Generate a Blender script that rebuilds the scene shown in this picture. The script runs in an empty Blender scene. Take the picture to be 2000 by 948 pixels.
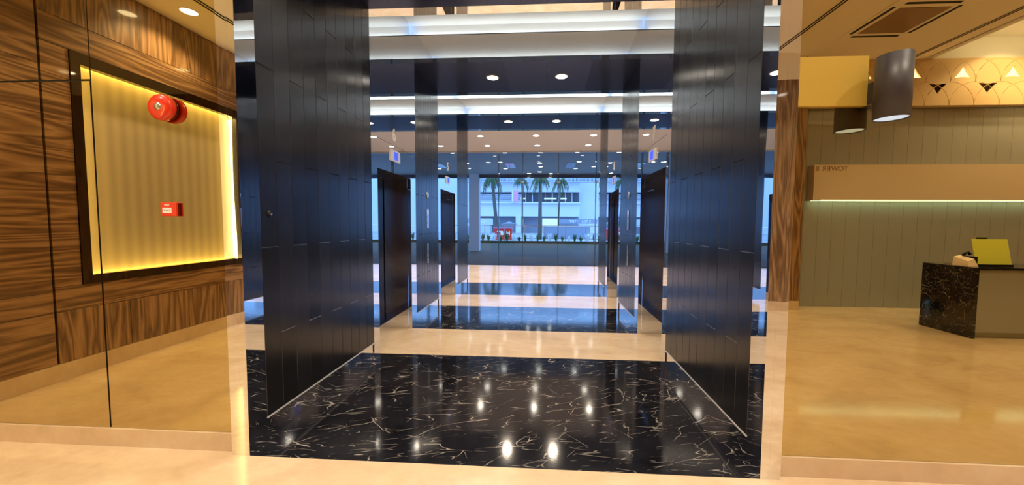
import bpy, math, random
from math import sin, cos, pi, radians
from mathutils import Vector, Matrix
random.seed(7)
sc = bpy.context.scene
COL = sc.collection

# ------------------------------------------------------------------ camera
F_PX, YAW, PITCH, ROLL, CX, CY = 700.0, -0.058, -0.0553, 0.0061, 1023.59, 476.49
cam_d = bpy.data.cameras.new('camera'); cam = bpy.data.objects.new('camera', cam_d); COL.objects.link(cam)
cam_d.sensor_fit = 'HORIZONTAL'; cam_d.sensor_width = 36.0; cam_d.lens = F_PX * 36.0 / 2000.0
cam_d.shift_x = -(CX - 1000) / 2000.0; cam_d.shift_y = (CY - 474) / 2000.0
cam_d.clip_start = 0.05; cam_d.clip_end = 400
fwd = Vector((sin(YAW) * cos(PITCH), cos(YAW) * cos(PITCH), sin(PITCH)))
rt = Vector((cos(YAW), -sin(YAW), 0)); up = rt.cross(fwd)
r2 = rt * cos(ROLL) + up * sin(ROLL); u2 = -rt * sin(ROLL) + up * cos(ROLL)
M4 = Matrix((r2, u2, -fwd)).transposed().to_4x4(); M4.translation = (0, 0, 1.5)
cam.matrix_world = M4
sc.camera = cam

# ------------------------------------------------------------------ world, exposure
w = bpy.data.worlds.new('world'); sc.world = w; w.use_nodes = True
bgn = w.node_tree.nodes['Background']
bgn.inputs[0].default_value = (0.23, 0.48, 1.0, 1); bgn.inputs[1].default_value = 4.0
sc.view_settings.view_transform = 'Standard'; sc.view_settings.look = 'None'
sc.view_settings.exposure = 0.0; sc.view_settings.gamma = 1.0
sc.view_settings.use_curve_mapping = False
cy = sc.cycles
cy.max_bounces = 14; cy.glossy_bounces = 10; cy.diffuse_bounces = 5; cy.transmission_bounces = 6; cy.transparent_max_bounces = 16
cy.caustics_reflective = True; cy.caustics_refractive = False
cy.sample_clamp_indirect = 4.0; cy.use_denoising = True; cy.blur_glossy = 0.3

WARM = (1.0, 0.85, 0.66)
def lamp_data(kind, name, energy, color, **kw):
    d = bpy.data.lights.new(name, kind); d.energy = energy; d.color = color
    for k, v in kw.items(): setattr(d, k, v)
    return d

# ------------------------------------------------------------------ materials
def new_mat(name):
    m = bpy.data.materials.new(name); m.use_nodes = True
    nt = m.node_tree; b = nt.nodes['Principled BSDF']
    return m, nt, b
def N(nt, t, **kw):
    n = nt.nodes.new(t)
    for k, v in kw.items(): setattr(n, k, v)
    return n
def plain(name, col, rough=0.5, metal=0.0, coat=0.0, spec=None):
    m, nt, b = new_mat(name)
    b.inputs['Base Color'].default_value = (*col, 1); b.inputs['Roughness'].default_value = rough
    b.inputs['Metallic'].default_value = metal; b.inputs['Coat Weight'].default_value = coat
    b.inputs['Coat Roughness'].default_value = 0.03
    if spec is not None: b.inputs['Specular IOR Level'].default_value = spec
    return m
def coords(nt, scale=(1, 1, 1), kind='Object', rot=(0, 0, 0)):
    tc = N(nt, 'ShaderNodeTexCoord'); mp = N(nt, 'ShaderNodeMapping')
    mp.inputs['Scale'].default_value = scale; mp.inputs['Rotation'].default_value = rot
    nt.links.new(tc.outputs[kind], mp.inputs['Vector']); return mp.outputs['Vector']
def noise(nt, vec, scale, detail=4, rough=0.5, dist=0.0):
    n = N(nt, 'ShaderNodeTexNoise'); n.inputs['Scale'].default_value = scale; n.inputs['Detail'].default_value = detail
    n.inputs['Roughness'].default_value = rough; n.inputs['Distortion'].default_value = dist
    nt.links.new(vec, n.inputs['Vector']); return n.outputs['Fac']
def ramp(nt, fac, stops, interp='LINEAR'):
    r = N(nt, 'ShaderNodeValToRGB'); r.color_ramp.interpolation = interp
    e = r.color_ramp.elements
    while len(e) < len(stops): e.new(0.5)
    for k, (p, c) in enumerate(stops):
        e[k].position = p; e[k].color = (*c, 1) if not isinstance(c, (int, float)) else (c, c, c, 1)
    nt.links.new(fac, r.inputs['Fac']); return r.outputs['Color']
def math_(nt, op, a, b=None, clamp=False):
    n = N(nt, 'ShaderNodeMath', operation=op, use_clamp=clamp)
    for i, v in enumerate((a, b)):
        if v is None: continue
        if isinstance(v, (int, float)): n.inputs[i].default_value = v
        else: nt.links.new(v, n.inputs[i])
    return n.outputs[0]
def bump(nt, b, h, strength=0.2, dist=0.01):
    n = N(nt, 'ShaderNodeBump'); n.inputs['Strength'].default_value = strength; n.inputs['Distance'].default_value = dist
    nt.links.new(h, n.inputs['Height']); nt.links.new(n.outputs['Normal'], b.inputs['Normal'])
def emit(name, col, strength):
    m, nt, b = new_mat(name)
    b.inputs['Base Color'].default_value = (*[c * .3 for c in col], 1)
    b.inputs['Emission Color'].default_value = (*col, 1); b.inputs['Emission Strength'].default_value = strength
    return m

def mat_beige_marble():
    m, nt, b = new_mat('beige_marble')
    v = coords(nt, (1, 1.6, 1), rot=(0, 0, 0.35))
    n1 = noise(nt, v, 1.3, 6, 0.6, 0.6)
    c = ramp(nt, n1, [(0.28, (0.58, 0.43, 0.28)), (0.5, (0.68, 0.52, 0.35)), (0.72, (0.74, 0.60, 0.43))])
    n2 = noise(nt, v, 9, 5, 0.65)
    c2 = ramp(nt, n2, [(0.3, (0.90, 0.88, 0.85)), (0.7, (1, 1, 1))])
    mx = N(nt, 'ShaderNodeMixRGB', blend_type='MULTIPLY'); mx.inputs[0].default_value = 1
    nt.links.new(c, mx.inputs[1]); nt.links.new(c2, mx.inputs[2])
    nt.links.new(mx.outputs[0], b.inputs['Base Color'])
    b.inputs['Roughness'].default_value = 0.09
    bump(nt, b, noise(nt, coords(nt), 3.0, 2), 0.05, 0.004)
    return m
def mat_black_marble(name='black_marble', sc_=1.0):
    m, nt, b = new_mat(name)
    v = coords(nt, (sc_, sc_, sc_))
    tot = None
    for (s, st, wd, rz, off, mlo, mhi) in ((3.6, 0.25, .011, .16, 0, .50, .62), (6.5, 0.20, .014, .30, 3.1, .50, .62), (10.5, 0.22, .020, .05, 7.7, .52, .64), (3.6, 0.28, .008, -.75, 11.3, .57, .64), (5.4, 0.26, .010, .8, 17.3, .56, .64), (1.9, .35, .005, .45, 23, .50, .58)):
        mp = N(nt, 'ShaderNodeMapping', vector_type='POINT'); mp.inputs['Location'].default_value = (off, off * 1.7, off)
        mp.inputs['Rotation'].default_value = (0, 0, -rz); nt.links.new(v, mp.inputs['Vector'])
        mp2 = N(nt, 'ShaderNodeMapping'); mp2.inputs['Scale'].default_value = (st, 1, 1); nt.links.new(mp.outputs['Vector'], mp2.inputs['Vector'])
        nd = N(nt, 'ShaderNodeTexNoise'); nd.inputs['Scale'].default_value = 5; nd.inputs['Detail'].default_value = 3; nt.links.new(mp2.outputs['Vector'], nd.inputs['Vector'])
        va = N(nt, 'ShaderNodeVectorMath', operation='MULTIPLY_ADD'); nt.links.new(nd.outputs['Color'], va.inputs[0]); va.inputs[1].default_value = (.16, .16, .16); nt.links.new(mp2.outputs['Vector'], va.inputs[2])
        vo = N(nt, 'ShaderNodeTexVoronoi', feature='DISTANCE_TO_EDGE'); vo.inputs['Scale'].default_value = s; nt.links.new(va.outputs[0], vo.inputs['Vector'])
        wv = math_(nt, 'MULTIPLY', noise(nt, mp.outputs['Vector'], 7, 2), wd * 2.6)
        line = ramp(nt, math_(nt, 'DIVIDE', vo.outputs['Distance'], math_(nt, 'SUBTRACT', wv, wd * .55)), [(0.2, 1.0), (1.0, 0.0)])
        msk = ramp(nt, noise(nt, mp.outputs['Vector'], 2.4 + s * .5, 3, 0.6), [(mlo, 0.0), (mhi, 1.0)])
        l = math_(nt, 'MULTIPLY', line, msk, True)
        tot = l if tot is None else math_(nt, 'MAXIMUM', tot, l)
    bm_ = N(nt, 'ShaderNodeMapping'); bm_.inputs['Rotation'].default_value = (0, 0, -.5); bm_.inputs['Scale'].default_value = (.6, 1.3, 1); nt.links.new(v, bm_.inputs['Vector'])
    bl = ramp(nt, noise(nt, bm_.outputs['Vector'], 6.5, 4, 0.62, .8), [(0.735, 0.0), (0.75, 0.9)])
    tot = math_(nt, 'MAXIMUM', tot, bl)
    c0 = ramp(nt, noise(nt, v, 2.2, 6, 0.7), [(0.35, (0.004, 0.004, 0.006)), (0.7, (0.016, 0.016, 0.022))])
    mx = N(nt, 'ShaderNodeMixRGB'); nt.links.new(tot, mx.inputs[0]); nt.links.new(c0, mx.inputs[1])
    mx.inputs[2].default_value = (0.34, 0.31, 0.28, 1)
    nt.links.new(mx.outputs[0], b.inputs['Base Color'])
    b.inputs['Roughness'].default_value = 0.085; b.inputs['Specular IOR Level'].default_value = 0.62
    bump(nt, b, noise(nt, coords(nt, (1, 1, 1)), 4.0, 2), 0.04, 0.003)
    return m
def mat_wood(name, axis):
    # high-gloss striped veneer; axis = direction of the grain (1 = Y, 2 = Z)
    m, nt, b = new_mat(name)
    s = [5.0, 5.0, 5.0]; s[min(axis, 2)] = 0.42; s[0] = 1.2
    if axis == 3: s = [5.0, 1.2, 0.42]
    v = coords(nt, tuple(s))
    n0 = noise(nt, v, 0.8, 2, 0.4, 0.5)
    n1 = noise(nt, v, 1.6, 3, 0.55, 0.5)
    f = math_(nt, 'FRACT', math_(nt, 'ADD', math_(nt, 'MULTIPLY', n0, 9.0), math_(nt, 'MULTIPLY', n1, 3.0)))
    f = math_(nt, 'ABSOLUTE', math_(nt, 'SUBTRACT', math_(nt, 'MULTIPLY', f, 2.0), 1.0))
    fine = noise(nt, v, 9, 3, 0.6)
    f = math_(nt, 'ADD', f, math_(nt, 'MULTIPLY', math_(nt, 'SUBTRACT', fine, 0.5), 0.5))
    c = ramp(nt, f, [(0.0, (0.105, 0.055, 0.026)), (0.35, (0.185, 0.098, 0.046)), (0.7, (0.275, 0.155, 0.074)), (1.0, (0.37, 0.22, 0.11))])
    nt.links.new(c, b.inputs['Base Color'])
    b.inputs['Roughness'].default_value = 0.35; b.inputs['Coat Weight'].default_value = 0.8; b.inputs['Coat Roughness'].default_value = 0.06
    return m
def mat_steel():
    m, nt, b = new_mat('polished_steel')
    b.inputs['Base Color'].default_value = (0.80, 0.81, 0.83, 1); b.inputs['Metallic'].default_value = 1
    b.inputs['Roughness'].default_value = 0.012
    bump(nt, b, noise(nt, coords(nt, (1, 1, 0.7), 'Object'), 1.6, 1), 0.05, 0.03)
    return m
def mat_cladding(name='graphite_cladding', horizontal=False):
    m, nt, b = new_mat(name)
    g = N(nt, 'ShaderNodeNewGeometry')
    st = (90, 90, 1.2) if not horizontal else (90, 1.2, 90)
    gr = noise(nt, coords(nt, st), 3.0, 3, 0.6)
    c = ramp(nt, gr, [(0.3, (0.050, 0.051, 0.057)), (0.7, (0.082, 0.083, 0.092))])
    rnd = ramp(nt, g.outputs['Random Per Island'], [(0, (0.72, 0.72, 0.72)), (1, (1.0, 1.0, 1.0))])
    mx = N(nt, 'ShaderNodeMixRGB', blend_type='MULTIPLY'); mx.inputs[0].default_value = 1
    nt.links.new(c, mx.inputs[1]); nt.links.new(rnd, mx.inputs[2])
    nt.links.new(mx.outputs[0], b.inputs['Base Color'])
    b.inputs['Metallic'].default_value = 0.85
    rr = math_(nt, 'ADD', 0.20, math_(nt, 'MULTIPLY', g.outputs['Random Per Island'], 0.06))
    nt.links.new(rr, b.inputs['Roughness'])
    b.inputs['Anisotropic'].default_value = 0.0 if horizontal else 0.6
    tg_ = N(nt, 'ShaderNodeCombineXYZ'); tg_.inputs[0 if horizontal else 1].default_value = 1.0; nt.links.new(tg_.outputs[0], b.inputs['Tangent'])
    bump(nt, b, gr, 0.12, 0.0006)
    return m
def mat_fabric():
    m, nt, b = new_mat('striped_wall_fabric')
    v = coords(nt, (1, 1, 1))
    wv = N(nt, 'ShaderNodeTexWave', wave_type='BANDS', bands_direction='Y', wave_profile='SIN')
    wv.inputs['Scale'].default_value = 2.6; wv.inputs['Distortion'].default_value = 0.0
    nt.links.new(v, wv.inputs['Vector'])
    n = noise(nt, coords(nt, (1, 60, 8)), 6, 3)
    f = math_(nt, 'ADD', math_(nt, 'MULTIPLY', wv.outputs['Fac'], 0.7), math_(nt, 'MULTIPLY', n, 0.5))
    c = ramp(nt, f, [(0.1, (0.30, 0.25, 0.18)), (0.9, (0.37, 0.31, 0.22))])
    nt.links.new(c, b.inputs['Base Color']); b.inputs['Roughness'].default_value = 0.75
    bump(nt, b, n, 0.3, 0.002)
    return m
def mat_glass():
    m = bpy.data.materials.new('clear_glass'); m.use_nodes = True; nt = m.node_tree; nt.nodes.clear()
    out = N(nt, 'ShaderNodeOutputMaterial'); t = N(nt, 'ShaderNodeBsdfTransparent'); g = N(nt, 'ShaderNodeBsdfGlossy')
    t.inputs[0].default_value = (0.86, 0.93, 0.96, 1); g.inputs['Roughness'].default_value = 0.0
    fr = N(nt, 'ShaderNodeFresnel'); fr.inputs['IOR'].default_value = 1.5
    mx = N(nt, 'ShaderNodeMixShader'); nt.links.new(fr.outputs[0], mx.inputs[0])
    nt.links.new(t.outputs[0], mx.inputs[1]); nt.links.new(g.outputs[0], mx.inputs[2]); nt.links.new(mx.outputs[0], out.inputs[0])
    return m
MT = {}
MT['beige'] = mat_beige_marble(); MT['black'] = mat_black_marble(); MT['black_desk'] = mat_black_marble('desk_marble', 1.6)
MT['wood_y'] = mat_wood('veneer_grain_along_wall', 1); MT['wood_z'] = mat_wood('veneer_grain_upright', 2)
MT['wood_b'] = mat_wood('veneer_rear_wall', 3)
MT['steel'] = mat_steel(); MT['clad'] = mat_cladding(); MT['clad_h'] = mat_cladding('graphite_soffit', True)
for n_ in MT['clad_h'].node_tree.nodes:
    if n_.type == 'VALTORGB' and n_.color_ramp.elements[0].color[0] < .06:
        n_.color_ramp.elements[0].color = (.040, .055, .13, 1); n_.color_ramp.elements[1].color = (.060, .085, .20, 1)  # blue put into the graphite colour to imitate reflected daylight
MT['bronze'] = plain('bronze_mirror', (0.58, 0.485, 0.255), 0.004, 1.0)
MT['fabric'] = mat_fabric(); MT['glass'] = mat_glass()
MT['white'] = plain('white_paint', (0.80, 0.80, 0.78), 0.6); MT['ceil'] = plain('cream_ceiling_paint', (0.88, 0.82, 0.72), 0.6)
MT['lobbyceil'] = plain('warm_ceiling_paint', (0.66, 0.64, 0.68), 0.55)
MT['dark'] = plain('black_void', (0.006, 0.006, 0.006), 0.7); MT['blackmetal'] = plain('black_metal', (0.02, 0.02, 0.022), 0.35, 0.6)
MT['darkgloss'] = plain('black_gloss_frame', (0.012, 0.012, 0.014), 0.08, 0.0, 1.0)
MT['alu'] = plain('pale_aluminium', (0.8, 0.8, 0.8), 0.35, 0.4)
MT['frame'] = plain('dark_mirror_frame', (0.16, 0.15, 0.15), 0.03, 1.0)
MT['chrome'] = plain('satin_steel', (0.75, 0.75, 0.76), 0.14, 1.0)
MT['brushed'] = plain('brushed_plate', (0.55, 0.56, 0.58), 0.3, 1.0)
MT['door'] = plain('dark_bronze_steel', (0.050, 0.044, 0.042), 0.22, 0.9)
MT['red'] = plain('red_enamel', (0.72, 0.035, 0.012), 0.25, 0, 0.5); MT['darkred'] = plain('dark_red_enamel', (0.13, 0.006, 0.006), 0.3, 0, 0.4)
MT['glasswall'] = plain('grey_back_painted_glass', (0.30, 0.31, 0.31), 0.30, 0, 1.0)
MT['gold'] = plain('ochre_panel', (0.58, 0.40, 0.07), 0.32, 0, 0.3)
MT['pattern'] = plain('sand_relief_panel', (0.66, 0.47, 0.26), 0.55)
MT['stone'] = plain('beige_stone_box', (0.62, 0.50, 0.38), 0.4)
MT['letter'] = plain('bronze_letters', (0.30, 0.19, 0.11), 0.4, 0.3)
MT['lampgrey'] = plain('charcoal_lamp_body', (0.045, 0.042, 0.05), 0.45)
MT['yellow'] = plain('lime_acrylic', (0.62, 0.66, 0.10), 0.35); MT['cream'] = plain('cream_plastic', (0.85, 0.70, 0.55), 0.4)
MT['text_white'] = plain('white_print', (0.85, 0.85, 0.83), 0.5)
MT['em_down'] = emit('downlight_glow', (1.0, 0.90, 0.74), 28)
MT['em_out'] = emit('canopy_light_glow', (1.0, 0.95, 0.85), 14)
MT['em_led'] = emit('warm_led', (1.0, 0.80, 0.28), 14)
MT['em_cool'] = emit('added_cove_glow', (0.85, 0.97, 1.0), 4)
MT['em_teal'] = emit('pale_green_led', (0.75, 1.0, 0.85), 3)
MT['em_blue'] = emit('blue_display', (0.03, 0.08, 1.0), 1.3)
MT['em_wash'] = emit('wall_lamp_lens', (0.72, 0.85, 1.0), .75)

# ------------------------------------------------------------------ mesh helper
class MB:
    def __init__(s): s.v = []; s.f = []; s.sm = []
    def add(s, vs, fs, smooth=False):
        o = len(s.v); s.v += [tuple(x) for x in vs]; s.f += [tuple(o + i for i in f) for f in fs]; s.sm += [smooth] * len(fs); return s
    def box(s, x0, x1, y0, y1, z0, z1):
        x0, x1 = sorted((x0, x1)); y0, y1 = sorted((y0, y1)); z0, z1 = sorted((z0, z1))
        return s.add([(x0, y0, z0), (x1, y0, z0), (x1, y1, z0), (x0, y1, z0), (x0, y0, z1), (x1, y0, z1), (x1, y1, z1), (x0, y1, z1)],
                     [(0, 3, 2, 1), (4, 5, 6, 7), (0, 1, 5, 4), (1, 2, 6, 5), (2, 3, 7, 6), (3, 0, 4, 7)])
    def plank(s, x, nx, y0, y1, z0, z1, t=0.02, c=0.002):
        # face at x, facing nx (+-1), chamfered rim
        b = x - nx * t; f = x; r = x - nx * c
        q = lambda X, a: [(X, y0 + a, z0 + a), (X, y1 - a, z0 + a), (X, y1 - a, z1 - a), (X, y0 + a, z1 - a)]
        vs = q(b, 0) + q(r, 0) + q(f, c)
        fs = [(8, 9, 10, 11)]
        for i in range(4):
            j = (i + 1) % 4; fs += [(i, j, 4 + j, 4 + i), (4 + i, 4 + j, 8 + j, 8 + i)]
        if nx < 0: fs = [tuple(reversed(f_)) for f_ in fs]
        return s.add(vs, fs)
    def lathe(s, c, axis, prof, n=32, caps=True):
        # prof: list of (radius, distance along axis)
        a = Vector(axis).normalized(); t = Vector((0, 0, 1)) if abs(a.z) < .9 else Vector((1, 0, 0))
        u = a.cross(t).normalized(); v = a.cross(u); c = Vector(c); vs = []
        for r, d in prof:
            for k in range(n):
                th = 2 * pi * k / n; vs.append(c + a * d + u * (r * cos(th)) + v * (r * sin(th)))
        fs = []
        for i in range(len(prof) - 1):
            for k in range(n):
                k2 = (k + 1) % n; fs.append((i * n + k, i * n + k2, (i + 1) * n + k2, (i + 1) * n + k))
        s.add(vs, fs, True)
        if caps:
            o = len(s.v) - len(vs)
            for i in (0, len(prof) - 1):
                if prof[i][0] > 1e-4: s.f.append(tuple(o + i * n + k for k in range(n))); s.sm.append(False)
        return s
    def tube(s, pts, r, n=8):
        pts = [Vector(p) for p in pts]; rs = r if isinstance(r, (list, tuple)) else [r] * len(pts); vs = []
        for i, p in enumerate(pts):
            d = (pts[min(i + 1, len(pts) - 1)] - pts[max(i - 1, 0)]).normalized()
            t = Vector((0, 0, 1)) if abs(d.z) < .9 else Vector((1, 0, 0)); u = d.cross(t).normalized(); v = d.cross(u)
            for k in range(n): th = 2 * pi * k / n; vs.append(p + u * (rs[i] * cos(th)) + v * (rs[i] * sin(th)))
        fs = [(i * n + k, i * n + (k + 1) % n, (i + 1) * n + (k + 1) % n, (i + 1) * n + k) for i in range(len(pts) - 1) for k in range(n)]
        fs += [tuple(range(n)), tuple((len(pts) - 1) * n + k for k in range(n))]
        return s.add(vs, fs, True)
    def build(s, name, mat, parent=None, loc=None):
        me = bpy.data.meshes.new(name)
        p = Vector(parent_loc(parent)) if parent else Vector(loc or (0, 0, 0))
        me.from_pydata([Vector(v) - p for v in s.v], [], s.f); me.update()
        for pl, q in zip(me.polygons, s.sm): pl.use_smooth = q
        import bmesh
        bm = bmesh.new(); bm.from_mesh(me); bmesh.ops.recalc_face_normals(bm, faces=bm.faces); bm.to_mesh(me); bm.free()
        me.materials.append(MT[mat] if isinstance(mat, str) else mat)
        o = bpy.data.objects.new(name, me); COL.objects.link(o)
        if parent: o.parent = parent
        elif loc: o.location = loc
        return o
def parent_loc(o):
    p = Vector((0, 0, 0))
    while o is not None: p += o.location; o = o.parent
    return p
def tag(o, label=None, cat=None, group=None, kind=None):
    if label: o['label'] = label
    if cat: o['category'] = cat
    if group: o['group'] = group
    if kind: o['kind'] = kind
    return o
def thing(name, loc, label, cat=None, group=None, kind=None):
    o = bpy.data.objects.new(name, None); COL.objects.link(o); o.location = loc; o.empty_display_size = 0.1
    return tag(o, label, cat, group, kind)
def struct(name, mb, mat, label=None):
    return tag(mb.build(name, mat), label, None, None, 'structure')
def children(o): return [c for c in bpy.data.objects if c.parent == o]
def copy_tree(o, parent=None):
    c = o.copy(); COL.objects.link(c); c.parent = parent
    for ch in children(o): copy_tree(ch, c)
    return c
def add_light(name, d, loc, target=None, parent=None):
    o = bpy.data.objects.new(name, d); COL.objects.link(o)
    o.location = Vector(loc) - parent_loc(parent) if parent else loc
    if target is not None:
        o.rotation_euler = (Vector(target) - Vector(loc)).to_track_quat('-Z', 'Y').to_euler()
    if parent: o.parent = parent
    return o
def text(name, body, size, centre, right, upv, mat, parent=None, depth=0.004, bold=0.0, sx=1.0, align='CENTER'):
    cu = bpy.data.curves.new(name, 'FONT'); cu.body = body; cu.size = size; cu.extrude = depth; cu.align_x = align; cu.align_y = 'CENTER'
    cu.offset = bold
    tmp = bpy.data.objects.new('t', cu); COL.objects.link(tmp)
    dg = bpy.context.evaluated_depsgraph_get(); dg.update()
    me = bpy.data.meshes.new_from_object(tmp.evaluated_get(dg)); bpy.data.objects.remove(tmp)
    me.name = name
    R, U = Vector(right), Vector(upv); Nn = R.cross(U)
    M = Matrix((R * sx, U, Nn)).transposed().to_4x4(); me.transform(M)
    me.materials.clear(); me.materials.append(MT[mat])
    o = bpy.data.objects.new(name, me); COL.objects.link(o)
    o.location = Vector(centre) - (parent_loc(parent) if parent else Vector())
    if parent: o.parent = parent
    return o

# ------------------------------------------------------------------ key dimensions
XL, XR = -1.881, 1.2845
H, SK = 3.756, 0.165
PORT = [(2.12, 3.95), (4.95, 6.38), (7.43, 8.78)]
ZC, ZF = 4.23, 4.07
YM = 2.165           # plane of the bronze mirrors
WL = -4.5            # veneered wall
YB, YG, YK = -2.23, -2.57, -2.43   # veneered rear wall, glass wall, bulkhead face
YGL = 12.72          # glazed front

# ------------------------------------------------------------------ floor
f = MB(); f.box(-5, 11, -3, 2.12, -0.1, 0); f.box(-5, XL - .1, 2.12, 2.2, -.1, 0); f.box(XR + .1, 11, 2.12, 2.2, -.1, 0); f.box(XL - .7, XR + .7, 3.95, 4.95, -0.1, 0)
f.box(XL - .7, XR + .7, 6.38, 7.43, -0.1, 0); f.box(-8, 8, 8.97, YGL + .05, -0.1, 0)
f.box(-8, XL - .1, 8.78, 8.97, -.1, 0); f.box(XR + .1, 8, 8.78, 8.97, -.1, 0)
struct('floor', f, 'beige', 'polished beige marble floor of the lift lobby')
for i, (a, b) in enumerate(((2.12, 3.95), (4.95, 6.38), (7.43, 8.97))):
    struct('floor', MB().box(XL - .1, XR + .1, a, b, -0.1, 0), 'black',
           ('black white-veined marble floor band under the nearest portal', 'black marble floor band under the middle portal', 'black marble floor band under the farthest portal')[i])

# ------------------------------------------------------------------ portals
NAMES = ('nearest', 'middle', 'farthest')
DH0 = 2.14
for i, (a, b) in enumerate(PORT):
    bb = b - (0.14 if i < 2 else 0.15)
    aa = a + (0.155 if i == 0 else 0.19)
    for side, X, nx in (('left', XL, 1), ('right', XR, -1)):
        t = thing('wall_' + side, (X, (a + b) / 2, 0), 'graphite clad %s side of the %s portal with steel edges' % (side, NAMES[i]), kind='structure')
        # planks
        js = MB(); m = MB(); n = 10 if i == 0 else 9
        pw = (bb - aa) / n
        for k in range(n):
            cuts = [0.12, 1.33, 2.54, H] if (k % 2 == (0 if i == 0 else 1)) else [0.716, 1.93, 3.14]
            zs = [SK + .006] + [c for c in cuts if c > SK + .05 and c < H - .02] + [H]
            for z0, z1 in zip(zs[:-1], zs[1:]):
                m.plank(X, nx, aa + k * pw + .0008, aa + (k + 1) * pw - .0008, z0 + .0018, z1 - .0018, .02, .002)
                if i == 0 and SK + .1 < z0 < 1.4: js.box(X - nx * .0005, X - nx * .02, aa + k * pw + .002, aa + (k + 1) * pw - .002, z0 - .0011, z0 + .0011)  # thin strips added to imitate light caught on plank edges below eye level
        m.build('cladding_panel', 'clad', t)
        if js.v: js.build('joint_strip_or_glint', 'brushed', t)
        MB().box(X - nx * .021, X - nx * .05, aa, bb, SK, H).build('backing_board', 'dark', t)
        MB().box(X, X - nx * .05, a, aa - .002, 0, H).build('mirror_trim', 'steel', t)
        MB().box(X, X - nx * .05, bb + .002, b, 0, H).build('mirror_trim', 'steel', t)
        MB().box(X - nx * .010, X - nx * .05, aa, bb, 0, SK).build('mirror_skirting', 'steel', t)
        MB().box(X + nx * .004, X - nx * .03, aa, bb, SK - .003, SK + .005).build('skirting_ledge', 'alu', t)
        # faces towards the front / back of the pier
        if i: MB().box(X - nx * .052, X - nx * .66, a, a + .02, 0, DH0).build('front_face', 'steel', t)
        MB().box(X - nx * .052, X - nx * .66, b - .02, b, 0, DH0 if i < 2 else H).build('back_face', 'steel', t)
    # soffit
    t = thing('ceiling', ((XL + XR) / 2, (a + b) / 2, H), 'dark graphite soffit of the %s portal' % NAMES[i], kind='structure')
    m = MB(); n = 5; pw = (XR - XL) / n
    for k in range(n):
        m.box(XL + k * pw + .001, XL + (k + 1) * pw - .001, a + .15, b - .14, H, H + .02)
    m.box(XL - .045, XL, a + .15, b - .14, H, H + .02); m.box(XR, XR + .045, a + .15, b - .14, H, H + .02)
    m.build('soffit_panel', 'clad_h', t)
    MB().box(XL - .05, XR + .05, a, a + .148, H, H + .02).build('mirror_trim', 'steel', t)
    MB().box(XL - .05, XR + .05, b - .138, b, H, H + .02).build('mirror_trim', 'steel', t)
    zt = ZF if i else 4.4
    MB().box(XL, XR, a, a + .02, H + .0205, zt).build('front_fascia', 'steel', t)
    MB().box(XL, XR, b - .02, b, H + .0205, ZF).build('back_fascia', 'steel', t)
    MB().box(XL - .3, XR + .3, a + .08, b - .08, H + .03, 4.5).build('header_core', 'white', t)
    # added ledges that hide the added cove strips
    if i: MB().box(XL, XR, a, a + .08, ZF - .01, ZF).build('added_cove_ledge', 'white', t)
    if i < 2: MB().box(XL, XR, b - .08, b, ZF - .01, ZF).build('added_cove_ledge', 'white', t)
# gap ceilings, and unseen cove lights added to brighten them
for gi, (a, b) in enumerate(((3.95, 4.95), (6.38, 7.43))):
    struct('ceiling', MB().box(XL, XR, a - .08, b + .08, ZC, ZC + .05), 'white', 'white coved ceiling strip between portals, %s gap' % ('nearer', 'farther')[gi])
    for yy, lb in ((a - .045, 'added cool white cove strip on the back ledge of portal, %s gap'), (b + .045, 'added cool white cove strip above the steel fascia, %s gap')):
        t = thing('added_cove_light', ((XL + XR) / 2, yy, ZF), lb % ('nearer', 'farther')[gi], 'light', 'added cove lights between the portals')
        MB().box(XL + .05, XR - .05, yy - .008, yy + .008, ZF + .001, ZF + .012).build('led_strip', 'em_cool', t)
        e = 1.3 if gi == 0 else 7
        d = lamp_data('AREA', 'added_cove_strip', e, (0.88, 0.97, 1.0), shape='RECTANGLE', size=3.0, size_y=0.02)
        add_light('added_cove_strip', d, ((XL + XR) / 2, yy, ZF + .015), ((XL + XR) / 2, yy, ZF + 1), t)

# ------------------------------------------------------------------ lift fronts
DH = 2.12
def lift_front(side, a, b, num, gi):
    X, nx = (XL, 1) if side == 'left' else (XR, -1)
    XD = X - nx * .612
    t = thing('lift_entrance', (X, (a + b) / 2, 0), '%s lift entrance with dark doors in polished steel, %s gap' % (side, ('nearer', 'farther')[gi]), 'lift', 'lift entrances')
    MB().box(X, X - nx * .03, a, b, 2.462, ZC).build('upper_mirror_panel', 'steel', t)
    MB().box(X, X - nx * .03, a, b, DH, 2.458).build('transom_panel', 'steel', t)
    MB().box(X - nx * .03, X - nx * .035, a, b, 2.44, 2.48).build('joint_strip_or_glint', 'chrome', t)
    MB().box(X - nx * .03, XD, a, b, DH, DH + .02).build('head_lining', 'door', t)
    mid = (a + b) / 2
    for y0, y1, off in ((a, mid - .002, 0), (mid + .002, b, .012)):
        MB().box(XD - nx * off, XD - nx * (off + .04), y0, y1, 0.008, DH).build('door_panel', 'door', t)
    MB().box(XD - nx * .06, X - nx * .5, a, b, 0, .006).build('door_sill', 'chrome', t)
    # number above
    R = (0, 1, 0) if side == 'left' else (0, -1, 0)
    o = text('lift_number', num, 0.215, (X + nx * .002, a + (.455 if gi == 0 else .5), 2.585), R, (0, 0, 1), 'text_white', None, .003, .004, 0.95)
    tag(o, 'white number %s on polished steel above the %s lift' % (num, side + (' nearer', ' farther')[gi]), 'number')
    ya = a + .34; yb = a + .62
    p = thing('floor_display', (X, (ya + yb) / 2, 2.335), 'small floor display with blue screen above the %s lift, %s gap' % (side, ('nearer', 'farther')[gi]), 'display')
    MB().box(X, X + nx * .012, ya, yb, 2.265, 2.40).build('display_plate', 'alu', p)
    MB().box(X + nx * .012, X + nx * .014, ya + .095, yb - .07, 2.285, 2.382).build('screen', 'em_blue', p)
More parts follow.
